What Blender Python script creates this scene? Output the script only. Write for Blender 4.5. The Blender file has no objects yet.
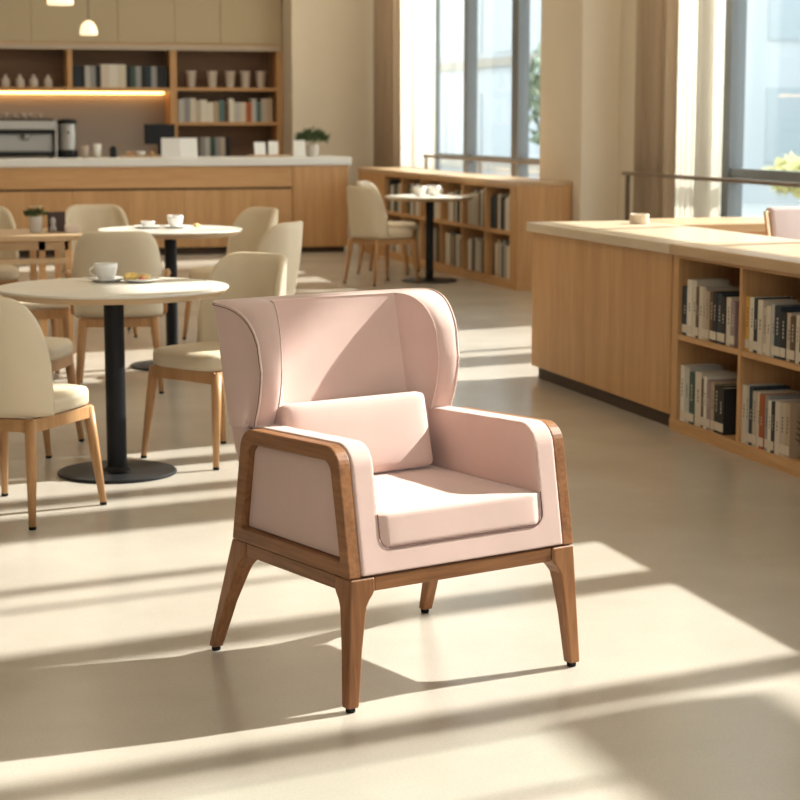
import bpy, bmesh, math, random
from mathutils import Vector, Matrix
random.seed(7)
S = bpy.context.scene
COL = S.collection
PI = math.pi

# ------------------------------------------------------------------ camera
CAM_YAW = math.radians(16.14); CAM_PITCH = math.atan(280 / 1900.0)
cd = bpy.data.cameras.new('camera'); cam = bpy.data.objects.new('camera', cd); COL.objects.link(cam)
cam.location = (0, 0, 1.45)
cam.rotation_euler = (PI / 2 - CAM_PITCH, 0, -CAM_YAW)
cd.sensor_width = 36; cd.lens = 1900 / 800 * 36; cd.clip_end = 400; cd.clip_start = .1
cd.dof.use_dof = True; cd.dof.focus_distance = 5.1; cd.dof.aperture_fstop = 6.3
S.camera = cam

# ------------------------------------------------------------------ light
S.view_settings.view_transform = 'Standard'; S.view_settings.look = 'None'
S.view_settings.gamma = 1; S.view_settings.exposure = 0.0; S.view_settings.use_curve_mapping = False
SUN_AZ = math.radians(12); SUN_EL = math.radians(35.2)
SUN_DIR = Vector((math.cos(SUN_EL) * math.cos(SUN_AZ), math.cos(SUN_EL) * math.sin(SUN_AZ), math.sin(SUN_EL)))
sd = bpy.data.lights.new('sun', 'SUN'); sun = bpy.data.objects.new('sun', sd); COL.objects.link(sun)
sun.rotation_euler = SUN_DIR.to_track_quat('Z', 'Y').to_euler(); sun.location = (20, 8, 16)
sd.energy = 12; sd.color = (1, .965, .915); sd.angle = math.radians(.9)
w = bpy.data.worlds.new('sky'); S.world = w; w.use_nodes = True
nt = w.node_tree; nt.nodes.clear()
o_ = nt.nodes.new('ShaderNodeOutputWorld'); b_ = nt.nodes.new('ShaderNodeBackground')
tc = nt.nodes.new('ShaderNodeTexCoord'); sx = nt.nodes.new('ShaderNodeSeparateXYZ'); rp = nt.nodes.new('ShaderNodeValToRGB')
rp.color_ramp.elements[0].position = 0; rp.color_ramp.elements[0].color = (.95, .96, .95, 1)
rp.color_ramp.elements[1].position = .7; rp.color_ramp.elements[1].color = (.78, .89, 1, 1)
nt.links.new(tc.outputs['Generated'], sx.inputs[0]); nt.links.new(sx.outputs['Z'], rp.inputs[0])
nt.links.new(rp.outputs[0], b_.inputs[0]); nt.links.new(b_.outputs[0], o_.inputs[0])
b_.inputs[1].default_value = 3.3

# ------------------------------------------------------------------ materials
MATS = {}
def P(name, col, rough=.6, spec=.5, metal=0, emit=None, es=0, sheen=0, noise=0, nscale=8, bump=0, bscale=200, coat=0):
    m = bpy.data.materials.new(name); m.use_nodes = True; t = m.node_tree; b = t.nodes['Principled BSDF']
    b.inputs['Base Color'].default_value = (*col, 1); b.inputs['Roughness'].default_value = rough
    b.inputs['Specular IOR Level'].default_value = spec; b.inputs['Metallic'].default_value = metal
    if coat: b.inputs['Coat Weight'].default_value = coat
    if sheen: b.inputs['Sheen Weight'].default_value = sheen; b.inputs['Sheen Roughness'].default_value = .5
    if emit: b.inputs['Emission Color'].default_value = (*emit, 1); b.inputs['Emission Strength'].default_value = es
    c = t.nodes.new('ShaderNodeTexCoord')
    if noise:
        n = t.nodes.new('ShaderNodeTexNoise'); n.inputs['Scale'].default_value = nscale; n.inputs['Detail'].default_value = 5
        t.links.new(c.outputs['Object'], n.inputs[0])
        r = t.nodes.new('ShaderNodeValToRGB'); e = r.color_ramp.elements
        e[0].position = .3; e[1].position = .7
        e[0].color = (*[x * (1 - noise) for x in col], 1); e[1].color = (*[min(1, x * (1 + noise)) for x in col], 1)
        t.links.new(n.outputs[0], r.inputs[0]); t.links.new(r.outputs[0], b.inputs['Base Color'])
    if bump:
        n2 = t.nodes.new('ShaderNodeTexNoise'); n2.inputs['Scale'].default_value = bscale; n2.inputs['Detail'].default_value = 3
        bp = t.nodes.new('ShaderNodeBump'); bp.inputs['Strength'].default_value = bump; bp.inputs['Distance'].default_value = .002
        t.links.new(c.outputs['Object'], n2.inputs[0]); t.links.new(n2.outputs[0], bp.inputs['Height']); t.links.new(bp.outputs[0], b.inputs['Normal'])
    MATS[name] = m; return m
def WOOD(name, c1, c2, axis=2, rough=.5, fine=60, stretch=.05, coat=0):
    m = P(name, c1, rough, .35, coat=coat); t = m.node_tree; b = t.nodes['Principled BSDF']
    c = t.nodes.new('ShaderNodeTexCoord'); mp = t.nodes.new('ShaderNodeMapping')
    s = [1, 1, 1]; s[axis] = stretch; mp.inputs['Scale'].default_value = s
    n = t.nodes.new('ShaderNodeTexNoise'); n.inputs['Scale'].default_value = fine; n.inputs['Detail'].default_value = 8; n.inputs['Roughness'].default_value = .6
    n2 = t.nodes.new('ShaderNodeTexNoise'); n2.inputs['Scale'].default_value = fine / 8; n2.inputs['Detail'].default_value = 3
    t.links.new(c.outputs['Object'], mp.inputs[0]); t.links.new(mp.outputs[0], n.inputs[0]); t.links.new(mp.outputs[0], n2.inputs[0])
    mx = t.nodes.new('ShaderNodeMath'); mx.operation = 'ADD'; t.links.new(n.outputs[0], mx.inputs[0]); t.links.new(n2.outputs[0], mx.inputs[1])
    r = t.nodes.new('ShaderNodeValToRGB'); e = r.color_ramp.elements; e[0].position = .72; e[1].position = 1.28
    e[0].position = .36 * 2; e[1].position = 1.0
    dv = t.nodes.new('ShaderNodeMath'); dv.operation = 'MULTIPLY'; dv.inputs[1].default_value = .5; t.links.new(mx.outputs[0], dv.inputs[0])
    e[0].position = .36; e[1].position = .64
    e[0].color = (*c2, 1); e[1].color = (*c1, 1)
    t.links.new(dv.outputs[0], r.inputs[0]); t.links.new(r.outputs[0], b.inputs['Base Color'])
    return m
OAK = [WOOD('oak_grain_x', (.62, .36, .165), (.47, .255, .105), 0), WOOD('oak_grain_y', (.62, .36, .165), (.47, .255, .105), 1),
       WOOD('oak_grain_z', (.62, .36, .165), (.47, .255, .105), 2)]
OAKL = [WOOD('light_oak_x', (.60, .42, .25), (.50, .33, .18), 0, .35), WOOD('light_oak_y', (.60, .42, .25), (.50, .33, .18), 1, .35)]
CHW = WOOD('chair_oak', (.52, .29, .13), (.40, .20, .08), 2, .45, 80, .05)
WAL = [WOOD('walnut_%d' % i, (.33, .145, .056), (.165, .064, .023), i, .42, 90, .06) for i in range(3)]
PINK = P('pink_fabric', (.60, .42, .365), .8, .25, sheen=.25, noise=.05, nscale=5, bump=.25, bscale=600)
PIPE = P('pink_piping', (.72, .55, .49), .7, .3)
SEAM = P('dark_seam', (.16, .09, .075), .9, .1)
CREAM = P('cream_leather', (.66, .55, .39), .5, .35, noise=.03, nscale=6)
BLACK = P('black_metal', (.011, .011, .012), .45, .2)
RUB = P('black_rubber', (.01, .01, .01), .8, .2)
TTOP = P('cream_tabletop', (.74, .69, .60), .3, .5, noise=.04, nscale=4)
WHITE = P('white_ceramic', (.80, .78, .74), .25, .5)
WSTONE = P('white_stone', (.74, .72, .68), .35, .5, noise=.03, nscale=3)
PAINT = P('beige_paint', (.74, .65, .52), .85, .2, noise=.02, nscale=2)
PAINTL = P('warm_white_paint', (.74, .68, .60), .85, .2)
CAB = P('taupe_cabinet', (.46, .37, .24), .6, .3)
SPLASH = P('taupe_backsplash', (.36, .30, .25), .6, .3)
DWOOD = WOOD('dark_wood_interior', (.20, .105, .045), (.13, .062, .025), 0)
KICK = P('dark_kickboard', (.07, .045, .03), .6, .3)
FRAME = P('grey_window_frame', (.14, .15, .155), .5, .4)
STEEL = P('brushed_steel', (.36, .34, .31), .38, .5, 1)
RAILM = P('bronze_rail', (.30, .25, .21), .35, .5, .8)
DARK = P('dark_plastic', (.014, .015, .017), .6, .2)
LEAF = P('green_leaf', (.065, .10, .035), .6, .3, noise=.3, nscale=20)
PETAL = P('cream_petal', (.75, .65, .45), .7, .2)
GLOW = P('warm_lamp_and_fill_glow', (1, .85, .6), .5, .5, emit=(1, .80, .50), es=1.15)
LED = P('led_strip_glow', (1, .7, .3), .5, .5, emit=(1, .55, .17), es=8)
PAGE = P('book_pages', (.62, .56, .46), .9, .1)
TAG = P('cream_spine_label', (.66, .58, .47), .7, .2)

def floor_mat():
    m = P('polished_concrete', (.5, .5, .5), .3, .5); t = m.node_tree; b = t.nodes['Principled BSDF']
    c = t.nodes.new('ShaderNodeTexCoord')
    n = t.nodes.new('ShaderNodeTexNoise'); n.inputs['Scale'].default_value = .9; n.inputs['Detail'].default_value = 7; n.inputs['Roughness'].default_value = .6
    t.links.new(c.outputs['Object'], n.inputs[0])
    r = t.nodes.new('ShaderNodeValToRGB'); e = r.color_ramp.elements
    e[0].position = .3; e[0].color = (.415, .363, .298, 1); e[1].position = .7; e[1].color = (.505, .45, .38, 1)
    t.links.new(n.outputs[0], r.inputs[0])
    n3 = t.nodes.new('ShaderNodeTexNoise'); n3.inputs['Scale'].default_value = 140; n3.inputs['Detail'].default_value = 2
    t.links.new(c.outputs['Object'], n3.inputs[0])
    mx = t.nodes.new('ShaderNodeMix'); mx.data_type = 'RGBA'; mx.blend_type = 'OVERLAY'; mx.inputs[0].default_value = .12
    t.links.new(r.outputs[0], mx.inputs[6]); t.links.new(n3.outputs[0], mx.inputs[7])
    t.links.new(mx.outputs[2], b.inputs['Base Color'])
    mr = t.nodes.new('ShaderNodeMapRange'); mr.inputs[3].default_value = .17; mr.inputs[4].default_value = .30
    t.links.new(n.outputs[0], mr.inputs[0]); t.links.new(mr.outputs[0], b.inputs['Roughness'])
    return m
FLOOR = floor_mat()
def glass_mat():
    m = bpy.data.materials.new('window_glass'); m.use_nodes = True; t = m.node_tree; t.nodes.clear()
    o = t.nodes.new('ShaderNodeOutputMaterial'); a = t.nodes.new('ShaderNodeBsdfTransparent'); a.inputs[0].default_value = (.95, .975, .97, 1)
    g = t.nodes.new('ShaderNodeBsdfGlossy'); g.inputs['Roughness'].default_value = .02
    f = t.nodes.new('ShaderNodeLayerWeight'); f.inputs[0].default_value = .5; mx = t.nodes.new('ShaderNodeMixShader')
    pw = t.nodes.new('ShaderNodeMath'); pw.operation = 'POWER'; pw.inputs[1].default_value = 5; t.links.new(f.outputs['Facing'], pw.inputs[0])
    t.links.new(pw.outputs[0], mx.inputs[0]); t.links.new(a.outputs[0], mx.inputs[1]); t.links.new(g.outputs[0], mx.inputs[2]); t.links.new(mx.outputs[0], o.inputs[0])
    return m
GLASS = glass_mat()
def cloth_mat(name, col, transl, transp):
    m = bpy.data.materials.new(name); m.use_nodes = True; t = m.node_tree; t.nodes.clear()
    o = t.nodes.new('ShaderNodeOutputMaterial'); d = t.nodes.new('ShaderNodeBsdfDiffuse'); l = t.nodes.new('ShaderNodeBsdfTranslucent'); a = t.nodes.new('ShaderNodeBsdfTransparent')
    d.inputs[0].default_value = (*col, 1); l.inputs[0].default_value = (*col, 1)
    m1 = t.nodes.new('ShaderNodeMixShader'); m2 = t.nodes.new('ShaderNodeMixShader'); m1.inputs[0].default_value = transl; m2.inputs[0].default_value = transp
    t.links.new(d.outputs[0], m1.inputs[1]); t.links.new(l.outputs[0], m1.inputs[2]); t.links.new(m1.outputs[0], m2.inputs[1]); t.links.new(a.outputs[0], m2.inputs[2]); t.links.new(m2.outputs[0], o.inputs[0])
    return m
SHEER = cloth_mat('sheer_white_voile', (.92, .88, .80), .6, .15)
DRAPE = cloth_mat('taupe_drape', (.55, .43, .31), .15, 0)

# ------------------------------------------------------------------ helpers
def obj(name, bm, mat, parent=None, smooth=False, mods=()):
    bmesh.ops.recalc_face_normals(bm, faces=bm.faces)
    me = bpy.data.meshes.new(name); bm.to_mesh(me); bm.free()
    o = bpy.data.objects.new(name, me); COL.objects.link(o)
    if mat is not None: me.materials.append(mat)
    if smooth: me.polygons.foreach_set('use_smooth', [True] * len(me.polygons))
    if parent is not None: o.parent = parent
    for md in mods:
        if md[0] == 'bevel':
            x = o.modifiers.new('bevel', 'BEVEL'); x.width = md[1]; x.segments = md[2]; x.limit_method = 'ANGLE'; x.harden_normals = False
        elif md[0] == 'sub': x = o.modifiers.new('sub', 'SUBSURF'); x.levels = x.render_levels = md[1]
        elif md[0] == 'remesh': x = o.modifiers.new('re', 'REMESH'); x.mode = 'VOXEL'; x.voxel_size = md[1]; x.use_smooth_shade = True
        elif md[0] == 'smooth': x = o.modifiers.new('sm', 'SMOOTH'); x.factor = .5; x.iterations = md[1]
        elif md[0] == 'solid': x = o.modifiers.new('so', 'SOLIDIFY'); x.thickness = md[1]; x.offset = md[2]
    return o
def tag(o, label=None, cat=None, group=None, kind=None):
    if label: o['label'] = label
    if cat: o['category'] = cat
    if group: o['group'] = group
    if kind: o['kind'] = kind
    return o
def thing(name, label, cat, loc=(0, 0, 0), rz=0, group=None):
    o = bpy.data.objects.new(name, None); COL.objects.link(o); o.location = loc; o.rotation_euler = (0, 0, rz); o.empty_display_size = .1
    return tag(o, label, cat, group)
def copy_tree(o, parent=None):
    c = o.copy(); COL.objects.link(c); c.parent = parent
    for ch in list(o.children): copy_tree(ch, c)
    return c
def box(bm, x0, x1, y0, y1, z0, z1):
    v = [bm.verts.new(p) for p in ((x0, y0, z0), (x1, y0, z0), (x1, y1, z0), (x0, y1, z0), (x0, y0, z1), (x1, y0, z1), (x1, y1, z1), (x0, y1, z1))]
    for f in ((0, 3, 2, 1), (4, 5, 6, 7), (0, 1, 5, 4), (1, 2, 6, 5), (2, 3, 7, 6), (3, 0, 4, 7)): bm.faces.new([v[i] for i in f])
    return v
def B(*boxes):
    bm = bmesh.new()
    for b in boxes: box(bm, *b)
    return bm
def rings(bm, rs, cap=True, closed=True):
    L = [[bm.verts.new(p) for p in r] for r in rs]; n = len(L[0])
    for a, b in zip(L, L[1:]):
        for i in range(n if closed else n - 1):
            j = (i + 1) % n; bm.faces.new((a[i], a[j], b[j], b[i]))
    if cap: bm.faces.new(L[0][::-1]); bm.faces.new(L[-1])
    return L
def lathe(bm, prof, seg=32, c=(0, 0)):
    rs = [[(c[0] + r * math.cos(2 * PI * k / seg), c[1] + r * math.sin(2 * PI * k / seg), z) for k in range(seg)] for r, z in prof]
    rings(bm, rs)
def LA(prof, seg=32, c=(0, 0)):
    bm = bmesh.new(); lathe(bm, prof, seg, c); return bm
def tube(bm, pts, r, seg=8):
    pts = [Vector(p) for p in pts]; rs = []
    rr = r if isinstance(r, (list, tuple)) else [r] * len(pts)
    up = Vector((0, 0, 1))
    for i, p in enumerate(pts):
        d = (pts[min(i + 1, len(pts) - 1)] - pts[max(i - 1, 0)]).normalized()
        a = d.cross(up)
        if a.length < .1: a = d.cross(Vector((1, 0, 0)))
        a.normalize(); b = d.cross(a)
        rs.append([p + (a * math.cos(2 * PI * k / seg) + b * math.sin(2 * PI * k / seg)) * rr[i] for k in range(seg)])
    rings(bm, rs)
def rpoly(pts, rad, n=6):
    """polygon (2-D) with rounded corners; the same number of points per corner"""
    out = []; N = len(pts)
    if not isinstance(rad, (list, tuple)): rad = [rad] * N
    for i in range(N):
        p = Vector(pts[i]); a = (Vector(pts[i - 1]) - p); b = (Vector(pts[(i + 1) % N]) - p)
        r = rad[i]; a.normalize(); b.normalize(); ang = a.angle(b); t = r / math.tan(ang / 2)
        s, e = p + a * t, p + b * t
        cc = p + (a + b).normalized() * (r / math.sin(ang / 2))
        v0, v1 = s - cc, e - cc; tot = v0.angle(v1) if r > 1e-6 else 0
        sg = 1 if v0.x * v1.y - v0.y * v1.x > 0 else -1
        for k in range(n + 1):
            th = sg * tot * k / n; out.append((cc.x + v0.x * math.cos(th) - v0.y * math.sin(th), cc.y + v0.x * math.sin(th) + v0.y * math.cos(th)))
    return out
def extr(bm, poly, fn, d0, d1):
    """extrude 2-D polygon; fn(a,b,d) -> 3-D point"""
    rings(bm, [[fn(a, b, d0) for a, b in poly], [fn(a, b, d1) for a, b in poly]])
def rbox(x0, x1, y0, y1, z0, z1, r=.02, seg=4, puff=0):
    bm = B((x0, x1, y0, y1, z0, z1))
    bmesh.ops.bevel(bm, geom=bm.edges[:] + bm.verts[:], offset=r, segments=seg, profile=.5, affect='EDGES')
    return bm
def quadstrip(bm, A, Bv):
    for i in range(len(A) - 1): bm.faces.new((A[i], A[i + 1], Bv[i + 1], Bv[i]))
def struct(name, bm, mat, mods=()):
    return tag(obj(name, bm, mat, mods=mods), kind='structure')

# ================================================================== the setting
GX = 6.45          # window plane
H = 5.0
struct('floor', B((-5, 6.9, -2.5, 24, -.1, 0)), FLOOR)
struct('ceiling', B((-5, 6.9, -2.5, 24, H, H + .2)), PAINTL)
struct('wall_left', B((-5.2, -5, -2.5, 24, 0, H)), PAINTL)
struct('wall_front', B((-5, 6.9, -2.7, -2.5, 0, .5), (-5, 6.9, -2.7, -2.5, 4.4, H), (-5, -1.4, -2.7, -2.5, .5, 4.4), (1.1, 2.8, -2.7, -2.5, .5, 4.4), (6.2, 6.9, -2.7, -2.5, .5, 4.4)), PAINTL)
# back wall: front plane right of the recess, recess with shelf unit on the left
struct('wall_back', B((-5, 5.19, 23.55, 23.75, 0, H), (5.19, 6.9, 22.6, 23.75, 0, H), (-5, 5.19, 22.75, 23.55, 3.25, H)), PAINT)
# window wall: piers, spandrels between glazed openings
WX0, WX1 = 6.32, 6.62
wr = bmesh.new()
for y0, y1, z0, z1 in [(-2.5, 3.8, 0, H), (3.8, 4.0, 0, 3.42), (4.0, 4.72, 2.9, 3.42), (4.72, 4.80, 0, 3.42), (4.80, 5.20, 3.17, 3.42),
                       (6.90, 7.2, 0, 3.57), (7.2, 7.85, 2.9, 3.57), (7.85, 8.2, 2.9, H), (8.2, 9.4, 2.9, 3.35), (9.4, 11.3, 2.9, H), (11.3, 11.6, 0, H),
                       (14.5, 16.16, 0, H), (22.25, 22.6, 0, H)]:
    box(wr, WX0, WX1, y0, y1, z0, z1)
for y0, y1 in [(3.8, 7.85), (8.2, 9.4), (11.6, 14.5), (16.16, 22.25)]: box(wr, WX0, WX1, y0, y1, 4.88, H)
for y0, y1 in [(4.0, 4.72), (4.80, 6.90), (7.2, 11.3), (11.6, 14.5), (16.16, 22.25)]: box(wr, WX0, WX1, y0, y1, 0, .12)
struct('wall_right', wr, PAINT)
struct('trim_1', B((5.98, WX0, 15.15, 16.16, 0, H)), PAINT)     # the pier between the windows
def window(n, y0, y1, z0, z1, mull, trans=(), edge=.06):
    fr = bmesh.new()
    for a, b in mull: box(fr, 6.40, 6.52, a, b, z0, z1)
    for a, b in ((y0, y0 + edge), (y1 - edge, y1)): box(fr, 6.41, 6.51, a, b, z0, z1)
    for a, b in list(trans) + [(z0, z0 + edge), (z1 - edge, z1)]: box(fr, 6.42, 6.50, y0, y1, a, b)
    f = struct('window_%d' % n, fr, FRAME)
    g = obj('window_pane', B((6.455, 6.463, y0, y1, z0, z1)), GLASS, f)
window(1, 11.6, 14.5, .12, 4.88, [(13.19, 13.42), (11.9, 11.96)], [(1.0, 1.09)])
window(2, 16.16, 22.25, .12, 4.88, [(17.93, 18.12), (19.55, 19.66), (20.9, 20.98)], [(1.02, 1.08)])
window(3, 4.80, 6.90, .12, 4.88, [(5.27, 5.40), (6.25, 6.42)], edge=.01)
window(4, 3.8, 5.20, 3.42, 4.88, [], edge=.01)
window(5, 6.90, 7.85, 3.57, 4.88, [(7.1, 7.15)], edge=.01)
window(6, 8.2, 9.4, 3.35, 4.88, [(8.4, 8.55), (9.0, 9.15)], edge=.01)
window(9, 4.0, 4.72, .12, 2.9, [], edge=.02)  # unseen opening, added for fill on the near right floor
window(10, 7.2, 11.3, .12, 2.9, [(8.5, 8.56), (9.9, 9.96)], edge=.05)  # unseen opening, added to bring sun onto the counter top and more fill
def fill_window(n, x0, x1, y0, y1):
    fr = bmesh.new(); L_ = max(x1 - x0, y1 - y0); k = int(L_ / 1.5); ax = 0 if x1 - x0 > y1 - y0 else 1
    for i in range(k + 1):
        p = L_ * i / k
        if ax == 0: box(fr, x0 + p - .04, x0 + p + .04, y0, y1, .5, 4.4)
        else: box(fr, x0, x1, y0 + p - .04, y0 + p + .04, .5, 4.4)
    f = struct('window_%d' % n, fr, FRAME); m = .4 * (x1 - x0 if ax else y1 - y0)
    obj('window_pane', B((x0 + (m if ax else 0), x1 - (m if ax else 0), y0 + (0 if ax else m), y1 - (0 if ax else m), .5, 4.4)), GLASS, f)
fill_window(7, -1.4, 1.1, -2.62, -2.58); fill_window(8, 2.8, 6.2, -2.62, -2.58)  # unseen windows behind the camera, added to let in fill light
# curtains
def curtain(name, label, cat, y0, y1, x, folds, amp, mat, z0=.03, z1=4.8, th=.004):
    bm = bmesh.new(); n = folds * 12; A = []; 
    for k in range(n + 1):
        t = k / n; xx = x + amp * math.sin(t * folds * 2 * PI) + amp * .15 * math.sin(t * folds * 1.3 * PI + 1)
        A.append((xx, y0 + (y1 - y0) * t + .25 * amp * math.sin(t * folds * 4 * PI)))
    rs = [[bm.verts.new((a[0], a[1], z)) for a in A] for z in (z0, z0 + (z1 - z0) * .5, z1)]
    quadstrip(bm, rs[0], rs[1]); quadstrip(bm, rs[1], rs[2])
    return tag(obj(name, bm, mat, smooth=True, mods=(('solid', th, 0),)), label, cat)
curtain('curtain', 'taupe pleated curtain at the near window, right of the pillar', 'curtain', 13.73, 14.43, 6.2, 6, .05, DRAPE)
curtain('sheer_curtain', 'white sheer curtain hanging at the near window', 'curtain', 12.99, 13.72, 6.22, 8, .03, SHEER)
curtain('curtain', 'taupe pleated curtain in the far corner beside the back wall', 'curtain', 21.42, 22.45, 6.2, 8, .05, DRAPE)
curtain('sheer_curtain', 'white sheer curtain hanging at the far window', 'curtain', 20.2, 21.38, 6.22, 9, .03, SHEER)
def rail(label, y0, y1, z, posts):
    t = thing('guard_rail', label, 'rail', (6.1, y0, 0))
    bm = bmesh.new(); box(bm, -.02, .02, 0, y1 - y0, z - .015, z + .015); obj('handrail', bm, RAILM, t, mods=(('bevel', .004, 2),))
    for p in posts: obj('post', B((-.015, .015, p - y0 - .015, p - y0 + .015, 0, z - .015)), RAILM, t)
rail('slim bronze rail running across the near window', 10.4, 14.5, 1.02, (10.5, 14.42))
rail('slim bronze rail running across the far window', 16.2, 20.1, 1.06, (16.25, 18.2, 20.05))

# ------------------------------------------------------------------ outside
struct('trim_2', B((6.9, 120, -40, 160, -1.2, -1.0)), P('outside_paving', (.55, .55, .52), .9, .2))
def facade_mat(name, col, dark):
    m = P(name, col, .8, .2); return m
FAC = facade_mat('pale_facade', (.54, .57, .58), 0); FGL = P('facade_glass', (.42, .47, .49), .35, .4); SILLM = P('facade_sill', (.42, .38, .32), .8, .2)
def building(label, x0, x1, y0, y1, h, mat, floors, nw):
    t = thing('office_building', label, 'building', ((x0 + x1) / 2, (y0 + y1) / 2, -1.0))
    hx, hy = (x1 - x0) / 2, (y1 - y0) / 2
    obj('wall', B((-hx, hx, -hy, hy, 0, h)), mat, t)
    obj('cornice', B((-hx - .3, hx, -hy - .3, hy + .3, h, h + .5)), SILLM, t)
    for i in range(floors):
        z = 1.2 + i * 3.6
        b2 = bmesh.new(); box(b2, -hx - .15, -hx, -hy, hy, z - .5, z - .2); obj('floor_band', b2, SILLM, t)
        for k in range(nw):
            yy = -hy + (k + .5) * 2 * hy / nw; ww = 2 * hy / nw * .32
            obj('window', B((-hx - .06, -hx + .1, yy - ww, yy + ww, z, z + 2.2)), FGL, t)
            if i < 5 and x0 > 20: obj('window', B((-hx + (k + .2) * 2 * hx / nw, -hx + (k + .8) * 2 * hx / nw, -hy - .06, -hy + .1, z, z + 2.2)), FGL, t)
building('pale office block seen through the far window', 22, 40, 52, 90, 30, FAC, 5, 9)
building('pale office block seen through the near window', 30, 50, 40, 50, 8, FAC, 2, 6)
struct('added_canopy', B((6.63, 10.5, 15.9, 20.1, 4.9, 5.05)), PAINTL)     # unseen canopy, added to cut the high sun at the far window
def tree(label, x, y, h, r, col, sq=1):
    t = thing('tree', label, 'tree', (x, y, -1))
    bm = bmesh.new(); tube(bm, [(0, 0, 0), (.1, 0, h * .3), (0, .1, h * .6)], [.2, .15, .08]); obj('trunk', bm, P('bark', (.2, .14, .09), .9), t)
    bm = bmesh.new(); rnd = random.Random(int(x * 10))
    for k in range(900):
        d = Vector((rnd.gauss(0, 1), rnd.gauss(0, 1), rnd.gauss(0, .8))).normalized() * r * rnd.random() ** .4
        d.z *= sq; c = Vector((0, 0, h * .68)) + d; s = (.22 + rnd.random() * .15) * (.5 + .5 * sq)
        a = Vector((rnd.gauss(0, 1), rnd.gauss(0, 1), rnd.gauss(0, 1))).normalized(); b = a.orthogonal().normalized()
        bm.faces.new([bm.verts.new(c + a * s), bm.verts.new(c + b * s * .5), bm.verts.new(c - a * s), bm.verts.new(c - b * s * .5)])
    obj('crown', bm, P('foliage_%d' % int(x), col, .7, .2), t)
tree('yellow green tree outside the near window', 18.3, 33.8, 2.0, .95, (.50, .46, .20), .4)
tree('soft green tree outside the far window', 19, 47, 4.5, 2.0, (.30, .34, .24))

# ================================================================== the armchair
def yb(z):   # outer back line of the chair at height z
    return .287 if z < .52 else .287 + (.39 - .287) * (z - .52) / (.965 - .52)
ac = thing('wingback_armchair', 'pale pink wingback armchair on a walnut frame with four tapered legs', 'armchair', (1.388, 4.782, 0), math.radians(18.5))
for sx_ in (-1, 1):
    for sy_ in (-1, 1):
        bm = bmesh.new(); rs = []
        # (z, x outer, x inner, y outer, y inner)
        fy = .290 if sy_ < 0 else .389
        for k, z in enumerate((.333, .300, .290, .278, .262, .235, .15, .012)):
            t = (.333 - z) / .333
            xo = .354 + .018 * t; xi = (.282, .282, .288, .298, .307, .312, .324, .338)[k]
            if sy_ < 0: yo = .293 + .014 * t; yi = (.221, .221, .228, .238, .246, .251, .262, .275)[k]
            else:
                yo = .293 + .112 * t; yi = (.221, .224, .232, .244, .257, .272, .316, .374)[k]
            rs.append([(sx_ * xo, sy_ * yo, z), (sx_ * xi, sy_ * yo, z), (sx_ * xi, sy_ * yi, z), (sx_ * xo, sy_ * yi, z)])
        rings(bm, rs)
        lg = obj('leg', bm, WAL[2], ac, mods=(('bevel', .005, 3),))
        obj('glide', LA([(.010, 0), (.0125, .002), (.0125, .0125)], 16, (sx_ * .354, sy_ * fy)), RUB, lg)
def railp(*b): obj('rail', B(b), WAL[0 if b[1] - b[0] > .3 else 1], ac, mods=(('bevel', .003, 2),))
railp(-.2805, .2805, -.290, -.255, .297, .333); railp(-.2805, .2805, .255, .291, .297, .333)
for s in (-1, 1):
    a, b = sorted((s * .351, s * .318)); railp(a, b, -.2195, .2195, .297, .333)
AO = [(-.291, .335), (-.236, .657), (.232, .643), (.288, .335)]      # side outline (y, z)
AI = [(-.246, .372), (-.200, .617), (.196, .604), (.238, .372)]
ro = rpoly(AO, [.004, .062, .062, .004], 8); ri = rpoly(AI, [.006, .034, .034, .006], 8)
for s in (-1, 1):
    bm = bmesh.new(); L = []
    for d, sh in ((.320, ro), (.356, ro), (.356, ri), (.320, ri)): L.append([bm.verts.new((s * d, a, b)) for a, b in sh])
    n = len(ro)
    for q in range(4):
        A_, B_ = L[q], L[(q + 1) % 4]
        for i in range(n): j = (i + 1) % n; bm.faces.new((A_[i], A_[j], B_[j], B_[i]))
    obj('arm_frame', bm, WAL[1], ac, mods=(('bevel', .004, 2),))
    bm = bmesh.new(); extr(bm, rpoly([(-.244, .374), (-.199, .615), (.195, .602), (.236, .374)], [.006, .034, .034, .006], 6), lambda a, b, d: (s * d, a, b), .322, .336)
    obj('side_panel', bm, PINK, ac, mods=(('bevel', .004, 2),))
# upholstered body: arms + front apron + lower back, one soft mesh
bm = bmesh.new()
ap = rpoly([(-.293, .338), (-.238, .661), (.25, .646), (.292, .338)], [.003, .066, .04, .003], 8)
for s in (-1, 1): extr(bm, ap, lambda a, b, d: (s * d, a, b), .256, .319)
def fy_(z): return -.293 + .055 * (z - .338) / .323
fp = [(-.27, .338), (.27, .338), (.27, .445), (.2565, .445)] + [(.2565 - .035 + .035 * math.cos(t), .435 - .035 + .0 + .035 - .035 * math.sin(t) + .0) for t in ()]
U = [(-.30, .338), (.30, .338), (.30, .46), (.258, .46)]
for k in range(7):
    th = k / 6 * PI / 2; U.append((.258 - .035 + .035 * math.cos(th), .432 - .035 * math.sin(th)))
for k in range(7):
    th = k / 6 * PI / 2; U.append((-.258 + .035 - .035 * math.sin(th), .432 - .035 * math.cos(th)))
U += [(-.258, .46), (-.30, .46)]
rings(bm, [[(a, fy_(b), b) for a, b in U], [(a, fy_(b) + .08, b) for a, b in U]])
box(bm, -.30, .30, -.26, .27, .345, .393)
obj('upholstered_body', bm, PINK, ac, smooth=True, mods=(('remesh', .004), ('smooth', 3)))
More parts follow.
